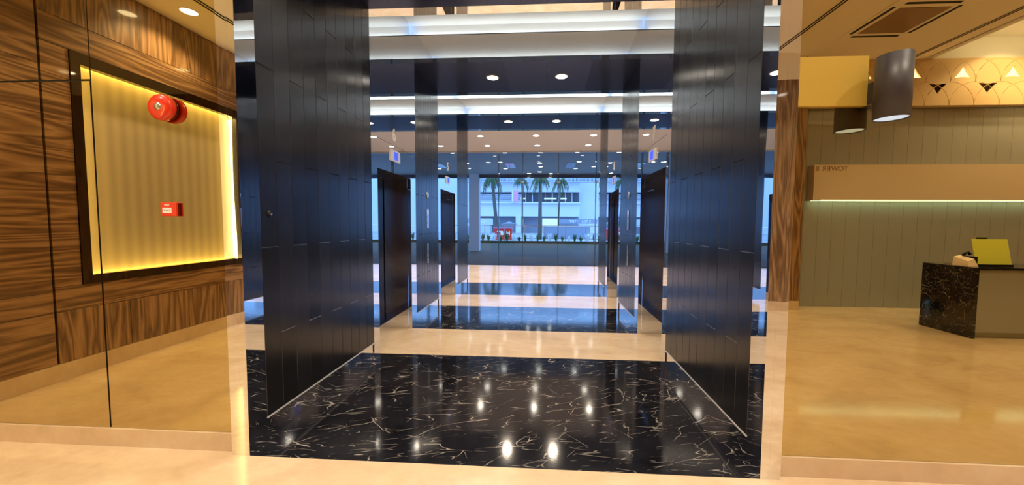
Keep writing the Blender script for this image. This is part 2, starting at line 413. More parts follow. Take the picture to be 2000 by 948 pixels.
lift_front('left', 3.95, 4.95, '6', 0); lift_front('right', 3.95, 4.95, '7', 0)
lift_front('left', 6.38, 7.43, '5', 1); lift_front('right', 6.38, 7.43, '8', 1)

# call plates on the middle portal
def call_panel(side, yc, gi, nm):
    X, nx = (XL, 1) if side == 'left' else (XR, -1)
    base = 'on the %s side of the %s portal' % (side, nm)
    t = thing('position_indicator', (X, yc, 1.95), 'round lit floor indicator high ' + base, 'indicator')
    MB().lathe((X, yc, 1.95), (nx, 0, 0), [(.055, 0), (.055, .008), (.045, .012)], 24).build('bezel', 'brushed', t)
    text('floor_letter', 'G', .06, (X + nx * .014, yc, 1.95), (0, nx, 0), (0, 0, 1), 'text_white', t, .001)
    t = thing('call_panel', (X, yc, 1.57), 'brushed steel lift call plate at chest height ' + base, 'call panel')
    MB().plank(X + nx * .008, nx, yc - .055, yc + .055, 1.42, 1.73, .008).build('plate', 'brushed', t)
    for z in (1.51, 1.60): MB().lathe((X + nx * .008, yc, z), (nx, 0, 0), [(.016, 0), (.016, .006), (.012, .008)], 16).build('button', 'chrome', t)
    MB().box(X + nx * .008, X + nx * .009, yc - .03, yc + .03, 1.65, 1.70).build('notice', 'text_white', t)
    t = thing('call_panel', (X, yc, 1.02), 'slim brushed steel plate low at hip height ' + base, 'call panel')
    MB().plank(X + nx * .006, nx, yc - .03, yc + .03, .86, 1.18, .006).build('plate', 'brushed', t)
    for z in (.95, 1.03): MB().lathe((X + nx * .006, yc, z), (nx, 0, 0), [(.012, 0), (.012, .006)], 16).build('button', 'chrome', t)
call_panel('left', 5.655, 0, 'middle'); call_panel('right', 5.63, 0, 'middle')
t = thing('key_switch', (XL, 2.35, 1.56), 'small round key switch on graphite cladding of nearest left portal side', 'switch')
MB().lathe((XL, 2.35, 1.56), (1, 0, 0), [(.022, 0), (.022, .004), (.012, .006), (.012, .014)], 24).build('bezel', 'blackmetal', t)
MB().lathe((XL, 2.35, 1.555), (1, 0, 0), [(.008, .013), (.008, .018)], 16).build('key_barrel', 'chrome', t)

# ------------------------------------------------------------------ front wall: bronze mirrors, steel strips, skirting
t = thing('mirror_panel', (-2.45, YM, .12), 'tall bronze mirror panel left of the portal', 'mirror', 'bronze mirror panels left of the portal')
MB().box(-2.885, -2.005, YM, YM + .006, .122, 4.35).build('mirror_glass', 'bronze', t)
o = tag(MB().box(WL, -2.897, YM, YM + .006, .122, 2.390).build('mirror_panel', 'bronze'), 'lower bronze mirror panel at far left edge of photo', 'mirror', 'bronze mirror panels left of the portal')
o = tag(MB().box(WL, -2.893, YM, YM + .006, 2.402, 4.35).build('mirror_panel', 'bronze'), 'upper bronze mirror panel at far left above the horizontal joint', 'mirror', 'bronze mirror panels left of the portal')
o = tag(MB().box(1.41, 10.4, YM, YM + .006, .122, 4.6).build('mirror_panel', 'bronze'), 'wide bronze mirror right of the portal reflecting the reception', 'mirror')
m = MB(); m.box(WL, -1.95, YM + .007, YM + .1, 0, 4.6); m.box(1.35, 10.5, YM + .007, YM + .1, 0, 4.8)
struct('wall_front', m, 'dark', 'dark wall behind the bronze mirrors')
struct('baseboard_left', MB().box(WL, -1.985, YM - .014, YM + .006, 0, .12), 'beige', 'beige marble skirting under the left bronze mirror')
struct('baseboard_right', MB().box(1.39, 10.4, YM - .014, YM + .006, 0, .12), 'beige', 'beige marble skirting under the right bronze mirror')
for s, x0, x1 in (('left', -2.0, XL - .0502), ('right', XR + .0502, 1.40)):
    t = tag(MB().box(x0, x1, 2.12, 2.16, 0, 4.3).build('steel_pilaster', 'steel'), 'narrow polished steel strip on the %s front corner of the portal' % s, 'steel strip')

# ------------------------------------------------------------------ veneered left wall with lit recess
t = thing('wall_left', (WL, 0, 0), 'glossy striped veneer wall around the lit recess', kind='structure')
RY0, RY1, RZ0, RZ1 = -0.80, 1.04, 0.97, 3.01
FY0, FY1, FZ0, FZ1 = -0.87, 1.115, 0.885, 3.12
g = .004
def wood(y0, y1, z0, z1, mat): MB().plank(WL, 1, y0 + g / 2, y1 - g / 2, z0 + g / 2, z1 - g / 2, .02, .0015).build('veneer_panel', mat, t)
for z0, z1 in ((SK, .65), (.65, .845), (.845, 2.90), (2.90, 3.92)): wood(1.328, YM, z0, z1, 'wood_y')
for k in range(6):
    y1 = 1.315 - k * .59; wood(max(y1 - .59, YB), y1, SK, .65, 'wood_z')
wood(-1.0, 1.315, .65, FZ0, 'wood_y'); wood(YB, -1.0, .65, FZ0, 'wood_y')
wood(FY1, 1.315, FZ0, FZ1, 'wood_y'); wood(YB, FY0, FZ0, FZ1, 'wood_y')
wood(-1.0, 1.315, FZ1, 3.38, 'wood_y'); wood(YB, -1.0, FZ1, 3.38, 'wood_y')
for k in range(3):
    y1 = 1.315 - k * 1.2; wood(max(y1 - 1.2, YB), y1, 3.38, 3.92, 'wood_z')
m = MB(); m.box(WL - .021, WL - .2, FY1, YM + .1, 0, 4.6); m.box(WL - .021, WL - .2, YB - .1, FY0, 0, 4.6)
m.box(WL - .021, WL - .2, FY0, FY1, 0, FZ0); m.box(WL - .021, WL - .2, FY0, FY1, FZ1, 4.6); m.box(WL - .175, WL - .2, FY0, FY1, FZ0, FZ1)
m.build('backing_board', 'dark', t)
MB().box(WL + .004, WL - .02, YB, YM, 0, SK).build('marble_skirting', 'beige', t)
t = thing('wall_niche', (WL, .1, 1), 'back-lit fabric niche in a black frame on the veneer wall', 'niche')
m = MB()
for (y0, y1, z0, z1) in ((FY0, FY1, FZ0, RZ0), (FY0, FY1, RZ1, FZ1), (FY0, RY0, RZ0, RZ1), (RY1, FY1, RZ0, RZ1)): m.box(WL - .06, WL + .012, y0, y1, z0, z1)
m.build('frame', 'frame', t)
MB().box(WL - .15, WL - .17, RY0 - .06, RY1 + .06, RZ0 - .06, RZ1 + .06).build('fabric_panel', 'fabric', t)
m = MB()
for (y0, y1, z0, z1) in ((FY0, FY1, FZ0, FZ0 + .01), (FY0, FY1, FZ1 - .01, FZ1), (FY0, FY0 + .01, FZ0, FZ1), (FY1 - .01, FY1, FZ0, FZ1)): m.box(WL - .15, WL - .06, y0, y1, z0, z1)
m.build('niche_lining', 'white', t)
for (y0, y1, z0, z1) in ((RY0, RY1, FZ0 + .02, FZ0 + .04), (RY0, RY1, FZ1 - .04, FZ1 - .02), (FY0 + .02, FY0 + .04, RZ0, RZ1), (FY1 - .04, FY1 - .02, RZ0, RZ1)):
    MB().box(WL - .10, WL - .085, y0, y1, z0, z1).build('led_strip', 'em_led', t)
for (yc, zc, sx, sy, tg) in (((RY0 + RY1) / 2, FZ0 + .045, 1.8, .03, (0, .3)), ((RY0 + RY1) / 2, FZ1 - .045, 1.8, .03, (0, -.3)), (FY0 + .045, (RZ0 + RZ1) / 2, .03, 2.0, (.3, 0)), (FY1 - .045, (RZ0 + RZ1) / 2, .03, 2.0, (-.3, 0))):
    d = lamp_data('AREA', 'niche_strip', 26 if sx > sy else 18, (1.0, .74, .20), shape='RECTANGLE', size=sx if sx > sy else sy, size_y=.03)
    o = bpy.data.objects.new('niche_strip', d); COL.objects.link(o); o.parent = t
    o.location = Vector((WL - .12, yc, zc)) - t.location
    dirv = Vector((-.4, tg[0] / .3, tg[1] / .3)).normalized(); X_ = Vector((0, 1, 0)) if sx > sy else Vector((0, 0, 1))
    Zv = -dirv; Yv = Zv.cross(X_).normalized(); X_ = Yv.cross(Zv)
    o.rotation_euler = Matrix((X_, Yv, Zv)).transposed().to_euler()
# fire bell and call point, fixed on the tall bronze mirror
BP = Vector((-2.376, YM, 2.207))
t = thing('fire_bell', BP, 'red round fire alarm bell mounted high on the left bronze mirror', 'fire bell')
MB().lathe(BP, (0, -1, 0), [(.062, 0), (.064, .003), (.064, .012), (.055, .015)], 32).build('back_plate', 'darkred', t)
MB().box(BP.x - .03, BP.x + .03, BP.y - .020, BP.y - .014, BP.z - .04, BP.z + .04).build('terminal_box', 'darkred', t)
MB().lathe(BP - Vector((0, .016, 0)), (0, -1, 0), [(.074, 0), (.079, .004), (.080, .024), (.078, .034), (.070, .042), (.045, .045), (.02, .046)], 48).build('gong', 'red', t)
MB().lathe(BP - Vector((0, .0615, 0)), (0, -1, 0), [(.022, 0), (.022, .002), (.015, .004)], 24).build('centre_disc', 'brushed', t)
MB().lathe(BP - Vector((0, .0655, 0)), (0, -1, 0), [(.008, 0), (.008, .005), (.003, .007)], 12).build('centre_nut', 'chrome', t)
fc = Vector((-2.382, YM, 1.579))
t = thing('fire_call_point', fc, 'small red fire alarm call point box on the mirror below the bell', 'call point')
MB().box(fc.x - .052, fc.x + .052, fc.y - .010, fc.y, fc.z - .04, fc.z + .04).build('back_box', 'darkred', t)
hb = MB().box(fc.x - .055, fc.x + .055, fc.y - .022, fc.y - .010, fc.z - .044, fc.z + .044).build('housing', 'red', t)
bv = hb.modifiers.new('bevel', 'BEVEL'); bv.width = .004; bv.segments = 2
MB().box(fc.x - .038, fc.x + .022, fc.y - .024, fc.y - .022, fc.z - .024, fc.z + .010).build('break_glass', 'text_white', t)
text('call_point_title', 'FIRE', .020, (fc.x - .008, fc.y - .0228, fc.z + .026), (1, 0, 0), (0, 0, 1), 'text_white', t, .0008)
for ch, dx in (('>', -.024), ('o', -.008), ('<', .010)): text('call_point_mark', ch, .017, (fc.x + dx, fc.y - .0245, fc.z - .006), (1, 0, 0), (0, 0, 1), 'dark', t, .0006)

# ------------------------------------------------------------------ wall behind the camera, reception
t = thing('wall_back', (0, YB, 0), 'glossy veneer wall opposite the mirrors', kind='structure')
for k in range(8):
    x0 = WL + k * 1.0; x1 = min(x0 + 1.0, 3.5)
    for z0, z1 in ((SK, 2.4), (2.4, 3.97)):
        MB().box(x0 + .002, x1 - .002, YB - .02, YB, z0 + .002, z1 - .002).build('veneer_panel', 'wood_b', t)
MB().box(WL, 3.5, YB - .02, YB, 3.97, 4.6).build('veneer_panel', 'wood_b', t)
for x0, x1 in ((3.5, 4.5),):
    MB().box(x0, x1, YB - .02, YB, SK, 3.97).build('veneer_panel', 'wood_b', t)
MB().box(4.48, 4.5, YG, YB - .02, SK, 3.97).build('return_panel', 'wood_b', t)
MB().box(WL, 4.502, YB - .02, YB + .004, 0, SK).build('marble_skirting', 'beige', t)
MB().box(WL, 4.47, YB - .3, YB - .021, 0, 4.6).build('backing_board', 'dark', t)
struct('trim_1', MB().box(0, 4.43, YK, YB + .02, 3.972, 4.4), 'ceil', 'painted drop above the veneer wall')
m = MB()
x = 4.5
while x < 10.4: m.plank(0, 1, 0, 0, 0, 0); m.v = m.v[:-12]; m.f = m.f[:-9]; m.sm = m.sm[:-9]; m.box(x + .0018, x + .245, YG - .01, YG, 0.002, 4.4); x += .2468
tag(m.build('wall_back', 'glasswall'), 'grey back-painted glass strip wall behind the reception', None, None, 'structure')
struct('wall_back', MB().box(4.47, 10.5, YG - .2, YG - .011, 0, 4.8), 'dark', 'dark backing behind the grey glass wall')
struct('wall_right', MB().box(10.45, 10.6, -2.8, 2.3, 0, 4.8), 'wood_y', 'veneered side wall at far right of the lobby')
# bulkhead: plain ochre end and relief panel with triangular openings
BZ0, BZ1 = 3.60, 4.4
o = tag(MB().box(1.4165, 1.785, YM - .018, YM, 2.172, 2.443).build('yellow_board', 'gold'), 'blank ochre yellow panel fixed high on the right bronze mirror', 'panel')
t = thing('relief_panel', (7.9, YK, BZ0), 'sand coloured bulkhead panel with arched relief and triangular openings', 'panel')
def tri(cx_, z0, z1, wd, upw):
    bul = .010
    if upw: a_, b_, c_ = (cx_ - wd / 2, z0), (cx_ + wd / 2, z0), (cx_, z1)
    else: a_, b_, c_ = (cx_ - wd / 2, z1), (cx_, z0), (cx_ + wd / 2, z1)
    pts = []
    for (p, q) in ((a_, b_), (b_, c_), (c_, a_)):
        for s in range(6):
            u = s / 6; mx_, mz = p[0] + (q[0] - p[0]) * u, p[1] + (q[1] - p[1]) * u
            cxm, czm = (a_[0] + b_[0] + c_[0]) / 3, (a_[1] + b_[1] + c_[1]) / 3
            k = bul * 4 * u * (1 - u); L = math.hypot(cxm - mx_, czm - mz); pts.append((mx_ + (cxm - mx_) / L * k, mz + (czm - mz) / L * k))
    return pts
PER = .806; X0P = 6.37
holes = []; ups = []; dns = []
for k in range(-3, 6):
    cx_ = X0P + k * PER
    if 4.6 < cx_ < 10.2: ups.append(cx_); holes.append(tri(cx_, 4.07, 4.265, .27, True))
    cx_ = X0P + .405 + k * PER
    if 4.6 < cx_ < 10.2: dns.append(cx_); holes.append(tri(cx_, 3.80, 3.975, .30, False))
cu = bpy.data.curves.new('relief', 'CURVE'); cu.dimensions = '2D'; cu.fill_mode = 'BOTH'; cu.extrude = .012
def spl(pts):
    s = cu.splines.new('POLY'); s.points.add(len(pts) - 1); s.use_cyclic_u = True
    for p, q in zip(s.points, pts): p.co = (q[0], q[1], 0, 1)
spl([(4.442, BZ0), (10.4, BZ0), (10.4, BZ1), (4.442, BZ1)])
for h_ in holes: spl(h_)
tmp = bpy.data.objects.new('t', cu); COL.objects.link(tmp); dg = bpy.context.evaluated_depsgraph_get(); dg.update()
me = bpy.data.meshes.new_from_object(tmp.evaluated_get(dg)); bpy.data.objects.remove(tmp)
me.transform(Matrix(((1, 0, 0, 0), (0, 0, 1, YK - .012), (0, 1, 0, 0), (0, 0, 0, 1)))); me.transform(Matrix.Translation(-t.location))
me.materials.clear(); me.materials.append(MT['pattern'])
o = bpy.data.objects.new('pierced_board', me); COL.objects.link(o); o.parent = t
m = MB()
R_ = .47
for k in range(-6, 13):
    cx_ = X0P + k * PER / 2 - .2
    for (zc, ph) in ((BZ0 + .0, 0), (BZ0 + .40, 0)):
        pts = []
        for s in range(13):
            th = pi * s / 12; px, pz = cx_ + R_ * cos(th) * .86, zc + .40 * sin(th)
            pts.append((px, YK - .003, pz))
        pts = [p for p in pts if 4.45 < p[0] < 10.39 and p[2] < BZ1 - .004]
        if len(pts) > 2: m.tube(pts, .006, 6)
m.build('arched_ribs', 'pattern', t)
MB().box(4.442, 10.4, YK - .12, YK - .11, BZ0, 4.02).build('lower_backing', 'letter', t)
MB().box(4.442, 10.4, YK - .12, YK - .11, 4.02, BZ1).build('upper_backing', 'white', t)
MB().box(4.442, 10.4, YK - .12, YK - .0, BZ0, BZ0 + .01).build('bottom_board', 'pattern', t)
MB().box(4.442, 10.4, YK - .12, YK - .024, 4.005, 4.02).build('added_light_baffle', 'white', t)  # added unseen baffle that keeps the strip light out of the lower openings
d = lamp_data('AREA', 'panel_strip', 130, (1, .95, .85), shape='RECTANGLE', size=4.6, size_y=.04)
add_light('panel_strip', d, (8.0, YK - .07, BZ1 - .02), (8.0, YK - .08, BZ0), t)
# cylinder wall lamp
lc = Vector((1.818, 2.035, 2.23))
t = thing('wall_lamp', (lc.x, YM, lc.z), 'charcoal cylinder wall lamp beside the yellow panel on the right mirror', 'wall lamp')
LB, LTp = 2.066, 2.392
MB().lathe((lc.x, lc.y, LB), (0, 0, 1), [(.068, .012), (.070, 0), (.074, 0), (.074, LTp - LB), (.070, LTp - LB), (.068, LTp - LB - .012)], 48, False).build('lamp_body', 'lampgrey', t)
MB().lathe((lc.x, lc.y, LB + .006), (0, 0, 1), [(.070, 0), (.070, .006)], 40).build('lower_lens', 'em_wash', t)
MB().lathe((lc.x, lc.y, LTp - .014), (0, 0, 1), [(.070, 0), (.070, .006)], 40).build('upper_lens', 'lampgrey', t)
MB().box(1.787, 1.862, lc.y + .055, YM, 2.176, 2.290).build('wall_bracket', 'lampgrey', t)
add_light('lamp_spot', lamp_data('SPOT', 'lamp_spot', 5, (.9, .95, 1), spot_size=radians(60), shadow_soft_size=.02), (lc.x, lc.y, LB - .01), (lc.x, lc.y, 0), t)
# stone sign box
t = thing('sign_box', (7.4, -2.5, 1.96), 'long beige stone box sign on the grey glass wall, lit below', 'sign')
MB().box(4.79, 10.2, YG + .001, -2.42, 1.965, 2.585).build('stone_box', 'stone', t)
MB().box(4.95, 10.1, -2.46, -2.435, 1.955, 1.965).build('led_strip', 'em_teal', t)
for ch, px in zip('TOWERB', (5.325, 5.24, 5.135, 5.035, 4.955, 4.84)): text('sign_letter', ch, .118, (px, -2.419, 2.513), (-1, 0, 0), (0, 0, 1), 'letter', t, .004)
d = lamp_data('AREA', 'box_strip', 9, (.7, 1, .85), shape='RECTANGLE', size=5.2, size_y=.03)
add_light('box_strip', d, (7.4, -2.50, 1.95), (7.4, -2.50, 0), t)
# reception desk
DX = 5.72
t = thing('reception_desk', (DX + 1, -1.08, 0), 'reception desk with black marble end and grey front', 'desk')
MB().box(DX, DX + .04, -1.42, -.74, 0, .955).build('end_panel', 'black_desk', t)
MB().box(DX + .04, DX + 2.6, -.80, -.76, .08, .925).build('front_panel', 'glasswall', t)
MB().box(DX + .04, DX + 2.6, -.83, -.80, 0, .08).build('plinth', 'glasswall', t)
MB().box(DX + .04, DX + 2.6, -1.42, -.74, .925, .955).build('countertop', 'black_desk', t)
MB().box(DX + 2.6, DX + 2.64, -1.42, -.74, 0, .955).build('end_panel', 'black_desk', t)
t = thing('menu_stand', (6.14, -.95, .955), 'lime yellow acrylic document stand on the reception desk', 'stand')
MB().add([(5.92, -.93, .985), (6.38, -.93, .985), (6.38, -1.0, 1.33), (5.92, -1.0, 1.33), (5.92, -.94, .985), (6.38, -.94, .985), (6.38, -1.01, 1.33), (5.92, -1.01, 1.33)],
         [(0, 1, 2, 3), (4, 7, 6, 5), (0, 4, 5, 1), (1, 5, 6, 2), (2, 6, 7, 3), (3, 7, 4, 0)]).build('sheet', 'yellow', t)
MB().box(5.93, 6.37, -1.04, -.90, .955, .985).build('stand_base', 'blackmetal', t)
MB().box(6.0, 6.12, -1.02, -1.0, 1.33, 1.352).build('clip', 'blackmetal', t)
t = thing('telephone', (5.85, -.98, .955), 'small cream and black desk telephone beside the lime stand', 'telephone')
MB().add([(5.77, -1.08, .957), (5.90, -1.08, .957), (5.90, -.88, .957), (5.77, -.88, .957), (5.78, -1.07, 1.08), (5.86, -1.07, 1.10), (5.86, -.9, 1.06), (5.78, -.9, 1.03)],
         [(0, 3, 2, 1), (4, 5, 6, 7), (0, 1, 5, 4), (1, 2, 6, 5), (2, 3, 7, 6), (3, 0, 4, 7)]).build('body', 'cream', t)
MB().box(5.865, 5.905, -1.06, -.90, .957, 1.09).build('handset_rest', 'blackmetal', t)
MB().tube([(5.80, -.98, 1.10), (5.83, -.98, 1.135), (5.86, -.98, 1.15), (5.89, -.98, 1.12)], [.02, .016, .016, .02], 10).build('handset', 'blackmetal', t)

# ------------------------------------------------------------------ front lobby ceilings and their fittings
struct('ceiling', MB().box(WL - .1, 0, YB - .3, YM + .1, 3.925, 4.0), 'ceil', 'low cream ceiling over the left part of the lobby')
struct('ceiling', MB().box(0, .05, YB - .3, YM + .1, 3.925, 4.5), 'ceil', 'step between low and high ceiling')
struct('ceiling', MB().box(0, 6.55, YG, YM + .1, 4.4, 4.45), 'ceil', 'brown cream ceiling over the reception side')
struct('ceiling', MB().box(6.55, 10.6, YG, YM + .1, 4.75, 4.8), 'white', 'raised white ceiling tray beside the reception')
struct('trim_3', MB().box(6.55, 10.45, YK - .14, YK - .01, 4.401, 4.75), 'white', 'white upstand above the relief panel')
struct('trim_2', MB().box(6.53, 6.55, YG, YM + .1, 4.4, 4.8), 'white', 'white edge of the raised ceiling tray')
struct('ceiling', MB().box(WL - .1, 10.6, YM, 2.3, 4.6, 4.7), 'ceil', 'ceiling edge above the mirrors')
struct('trim_5', MB().box(6.55, 6.66, YK, YM, 4.40, 4.41), 'white', 'added ledge hiding the lamp that brightens the raised tray')
td = lamp_data('AREA', 'added_tray_light', 380, (1, .85, .62), shape='RECTANGLE', size=.04, size_y=4.2)
add_light('added_tray_light', td, (6.61, -.2, 4.43), (7.4, -.2, 5.2))  # unseen lamp added to brighten the raised tray
def slots(X, y0, y1, z, lbl):
    t = thing('slot_diffuser', (X, (y0 + y1) / 2, z), lbl, 'air vent')
    MB().box(X - .045, X + .045, y0, y1, z - .006, z).build('slot_frame', 'ceil', t)
    for dx in (-.022, .022): MB().box(X + dx - .012, X + dx + .012, y0 + .01, y1 - .01, z - .009, z - .006).build('slot', 'dark', t)
slots(3.82, -2.2, 2.0, 4.4, 'twin black linear air slot crossing the reception ceiling left of cassette')
slots(6.27, -2.4, 2.0, 4.4, 'twin black linear air slot beside the raised white tray')
slots(-3.82, -2.0, 2.0, 3.925, 'twin black linear air slot in the low ceiling at left')
t = thing('ceiling_cassette', (4.98, -1.17, 4.4), 'square ceiling air conditioner cassette with central grille', 'air conditioner')
MB().box(4.50, 5.46, -1.66, -.68, 4.385, 4.4).build('panel', 'ceil', t)
MB().box(4.66, 5.30, -1.49, -.85, 4.376, 4.385).build('grille', 'letter', t)
for (x0, x1, y0, y1) in ((4.64, 5.32, -1.61, -1.565), (4.64, 5.32, -.775, -.73), (4.545, 4.59, -1.51, -.83), (5.37, 5.415, -1.51, -.83)):
    MB().box(x0, x1, y0, y1, 4.382, 4.385).build('air_slot', 'dark', t)

# ------------------------------------------------------------------ downlights
def downlight(x, y, z, r, label, group, watts, color=WARM, glow='em_down', spot=130, proto={}):
    key = (r, glow)
    if key not in proto:
        t = thing('downlight', (x, y, z), label, 'downlight', group)
        MB().lathe((x, y, z), (0, 0, -1), [(r * 1.18, 0), (r * 1.16, .006), (r, .008), (r * .98, .002)], 32, False).build('trim_ring', 'text_white', t)
        MB().lathe((x, y, z), (0, 0, -1), [(r, 0), (r * .98, .003)], 32).build('lens', glow, t)
        proto[key] = t
    else:
        t = copy_tree(proto[key]); t.location = (x, y, z)
        tag(t, label, 'downlight', group)
    if watts:
        k = ('L', watts, color, spot)
        if k not in proto: proto[k] = lamp_data('SPOT', 'downlight_beam', watts, color, spot_size=radians(spot), spot_blend=.6, shadow_soft_size=.05)
        LT.append((proto[k], (x, y, z - .02)))
    return t
LT = []
for i, yy in ((0, 3.03), (1, 5.63), (2, 8.01)):
    for xx, s in ((-.83, 'left'), (.23, 'right')):
        downlight(xx, yy, H, .085, '%s round downlight in the %s portal soffit' % (s, NAMES[i]), 'soffit downlights', 150, (1, .82, .62))
for yy, r_ in ((10.54, 'nearer'), (11.83, 'farther')):
    for xx, s in ((-1.91, 'left'), (-.28, 'middle'), (1.37, 'right'), (-4.0, 'far left'), (3.5, 'far right')):
        downlight(xx, yy, 4.06, .085, '%s downlight of the %s row in the beige lobby ceiling' % (s, r_), 'lobby ceiling downlights', 200)
for xx, yy, z, s in ((-4.12, .29, 3.925, 'close to the veneer wall'), (-3.2, 1.4, 3.925, 'near the left mirror'), (-3.2, -1.2, 3.925, 'near the back left corner'), (-1.2, 1.0, 3.925, 'in front of the portal, left'), (-1.2, -1.2, 3.925, 'near the veneer rear wall'),
                  (1.2, 1.0, 4.4, 'in front of the portal, right'), (1.2, -1.2, 4.4, 'near rear wall right of centre'), (3.0, 1.2, 4.4, 'near the right mirror'), (2.3, -1.3, 4.4, 'added to brighten the veneer pilaster'), (5.4, 1.2, 4.4, 'facing the reception desk'), (5.2, -.3, 4.4, 'over the reception desk end')):  # the pilaster downlight is an extra unseen lamp brightening the veneer
    downlight(xx, yy, z, .08, 'round ceiling downlight ' + s, 'front lobby downlights', 138)
for xx, yy, s in ((7.75, -1.95, 'near the relief panel'), (8.8, -1.55, 'in tray corner'), (7.4, .6, 'near the mirror')):
    downlight(xx, yy, 4.75, .08, 'downlight in the raised white tray ' + s, 'front lobby downlights', 200)
for d, loc in LT: add_light('downlight_beam', d, loc, (loc[0], loc[1], 0))

# ------------------------------------------------------------------ far lobby
struct('ceiling', MB().box(-8, 8, 8.7, YGL, 4.06, 4.12), 'lobbyceil', 'beige ceiling of the entrance lobby')
for s, x0, x1 in (('left', -8, XL - .05), ('right', XR + .05, 8)):
    struct('wall_' + s, MB().box(x0, x1, 8.70, 8.77, 0, 4.1), 'stone', 'beige stone wall facing the street, %s part' % s)
struct('wall_left', MB().box(-8.1, -8, 8.7, YGL, 0, 4.1), 'stone', 'far left side wall of entrance lobby')
struct('wall_right', MB().box(8, 8.1, 8.7, YGL, 0, 4.1), 'stone', 'far right side wall of entrance lobby')
# glazed front
W1 = thing('window_1', (0, YGL, 0), 'full height frameless glass front of the entrance lobby', kind='structure')
JX = [-7.9, -6.7, -5.45, -4.2, -2.93, -1.667, -.798, .462, 1.772, 3.03, 4.3, 5.55, 6.8, 7.9]
for a, b in zip(JX[:-1], JX[1:]):
    MB().add([(a + .005, YGL, .01), (b - .005, YGL, .01), (b - .005, YGL, 4.0), (a + .005, YGL, 4.0)], [(0, 1, 2, 3)]).build('glass_pane', 'glass', W1)
MT['fin'] = plain('glass_fin_edge', (0.02, 0.035, 0.045), 0.15, 0, .5)
for x in JX[1:-1]:
    fn = MB().box(x - .008, x + .008, YGL + .02, YGL + .25, 0, 4.0).build('glass_fin', 'fin', W1)
    m = MB(); m.box(x - .06, x + .06, YGL - .02, YGL + .02, 2.95, 2.99); m.box(x - .02, x + .02, YGL + .02, YGL + .08, 2.93, 3.01)
    for dx in (-.05, .05): m.lathe((x + dx, YGL - .02, 2.97), (0, -1, 0), [(.018, 0), (.018, .01)], 12)
    m.build('spider_fitting', 'chrome', fn)
MB().box(-8, 8, YGL - .03, YGL + .03, 4.0, 4.06).build('head_rail', 'brushed', W1)
MB().box(-8, 8, YGL - .02, YGL + .02, 0, .012).build('floor_rail', 'chrome', W1)

# ------------------------------------------------------------------ outside: terrace, canopy, street
MT['pave'] = plain('grey_terrace_paving', (0.055, 0.036, 0.012), 0.7, spec=.2); MT['asphalt'] = plain('asphalt', (0.38, 0.38, 0.38), .8)
MT['facade'] = plain('white_facade', (0.68, 0.68, 0.72), .7); MT['facade2'] = plain('pale_grey_facade', (0.52, 0.55, 0.60), .7)
MT['shade'] = plain('dark_window', (0.05, 0.05, 0.07), .3); MT['greyblue'] = plain('grey_hoarding', (0.27, 0.28, 0.33), .6)
MT['pink'] = plain('pink_banner', (0.85, 0.30, 0.60), .6); MT['leaf'] = plain('palm_green', (0.05, 0.10, 0.03), .6); MT['leaf2'] = plain('shrub_green', (0.09, 0.16, 0.06), .6)
MT['trunk'] = plain('palm_trunk', (0.10, 0.085, 0.07), .8); MT['canopy'] = plain('canopy_soffit', (0.62, 0.78, 0.95), .5); MT['brightsign'] = emit('lit_shop_sign', (.75, 1, .9), .8)  # canopy colour carries the blue of the daylight falling on it
struct('terrace', MB().box(-20, 20, YGL + .05, 29, -.1, -.002), 'pave', 'grey tiled terrace outside the glass front')
m = MB()
for px in (-2.35, -1.95, -1.0, -.55, .35, .55, 1.6, 2.1): m.box(px, px + .16, 13.3, 14.2, -.002, .002)
struct('trim_4', m, 'dark', 'short dark floor strips let into the terrace paving')
struct('road', MB().box(-60, 60, 29, 90, -.1, -.02), 'asphalt', 'street beyond the terrace')
t = thing('ceiling', (0, 16, 4.2), 'pale canopy over the terrace', kind='structure')
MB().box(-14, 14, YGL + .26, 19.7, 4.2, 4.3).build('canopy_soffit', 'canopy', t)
MB().box(-14, 14, 19.7, 19.9, 4.02, 4.5).build('edge_beam', 'shade', t)
for px, pz in ((-1.62, 17), (1.15, 17)):
    tag(MB().box(px - .2, px + .2, 16, 17.3, 4.18, 4.2).build('canopy_vent', 'fin'), 'dark square vent in the canopy soffit, %s of the two' % ('left' if px < 0 else 'right'), 'air vent')
for k, (xx, yy) in enumerate(((-1.557, 13.71), (-.19, 13.71), (1.19, 13.7), (-2.52, 15.87), (-1.993, 15.85), (-.26, 16.05), (1.44, 15.75), (-1.95, 17.6), (-.23, 17.1), (1.45, 17.6), (2.26, 17.12), (-.304, 18.76), (-.88, 19.3), (.29, 19.4), (-3.7, 16.2), (-3.74, 17.5))):
    downlight(xx, yy, 4.2, .10, 'small round downlight or imitated glass reflection on the terrace canopy soffit', 'canopy downlights', 0, glow='em_out')  # some of these spots imitate interior lights reflected in the glass
for xc in (-3.9, 9.0):
    tag(MB().box(xc - .27, xc + .27, 19.5, 20.05, 0, 4.2).build('canopy_column', 'facade2'), 'pale square column carrying the canopy, %s of glass view' % ('left' if xc < 0 else 'right'), 'column')
# balustrade
t = thing('balustrade', (0, 28.4, 0), 'glass balustrade with steel handrail at terrace edge', 'balustrade')
MB().box(-16, 16, 28.38, 28.42, 1.34, 1.38).build('handrail', 'chrome', t)
MB().box(-16, 16, 28.385, 28.415, .33, .36).build('bottom_rail', 'chrome', t)
for k in range(21): MB().box(-16 + k * 1.6 - .02, -16 + k * 1.6 + .02, 28.38, 28.42, 0, 1.34).build('post', 'chrome', t)
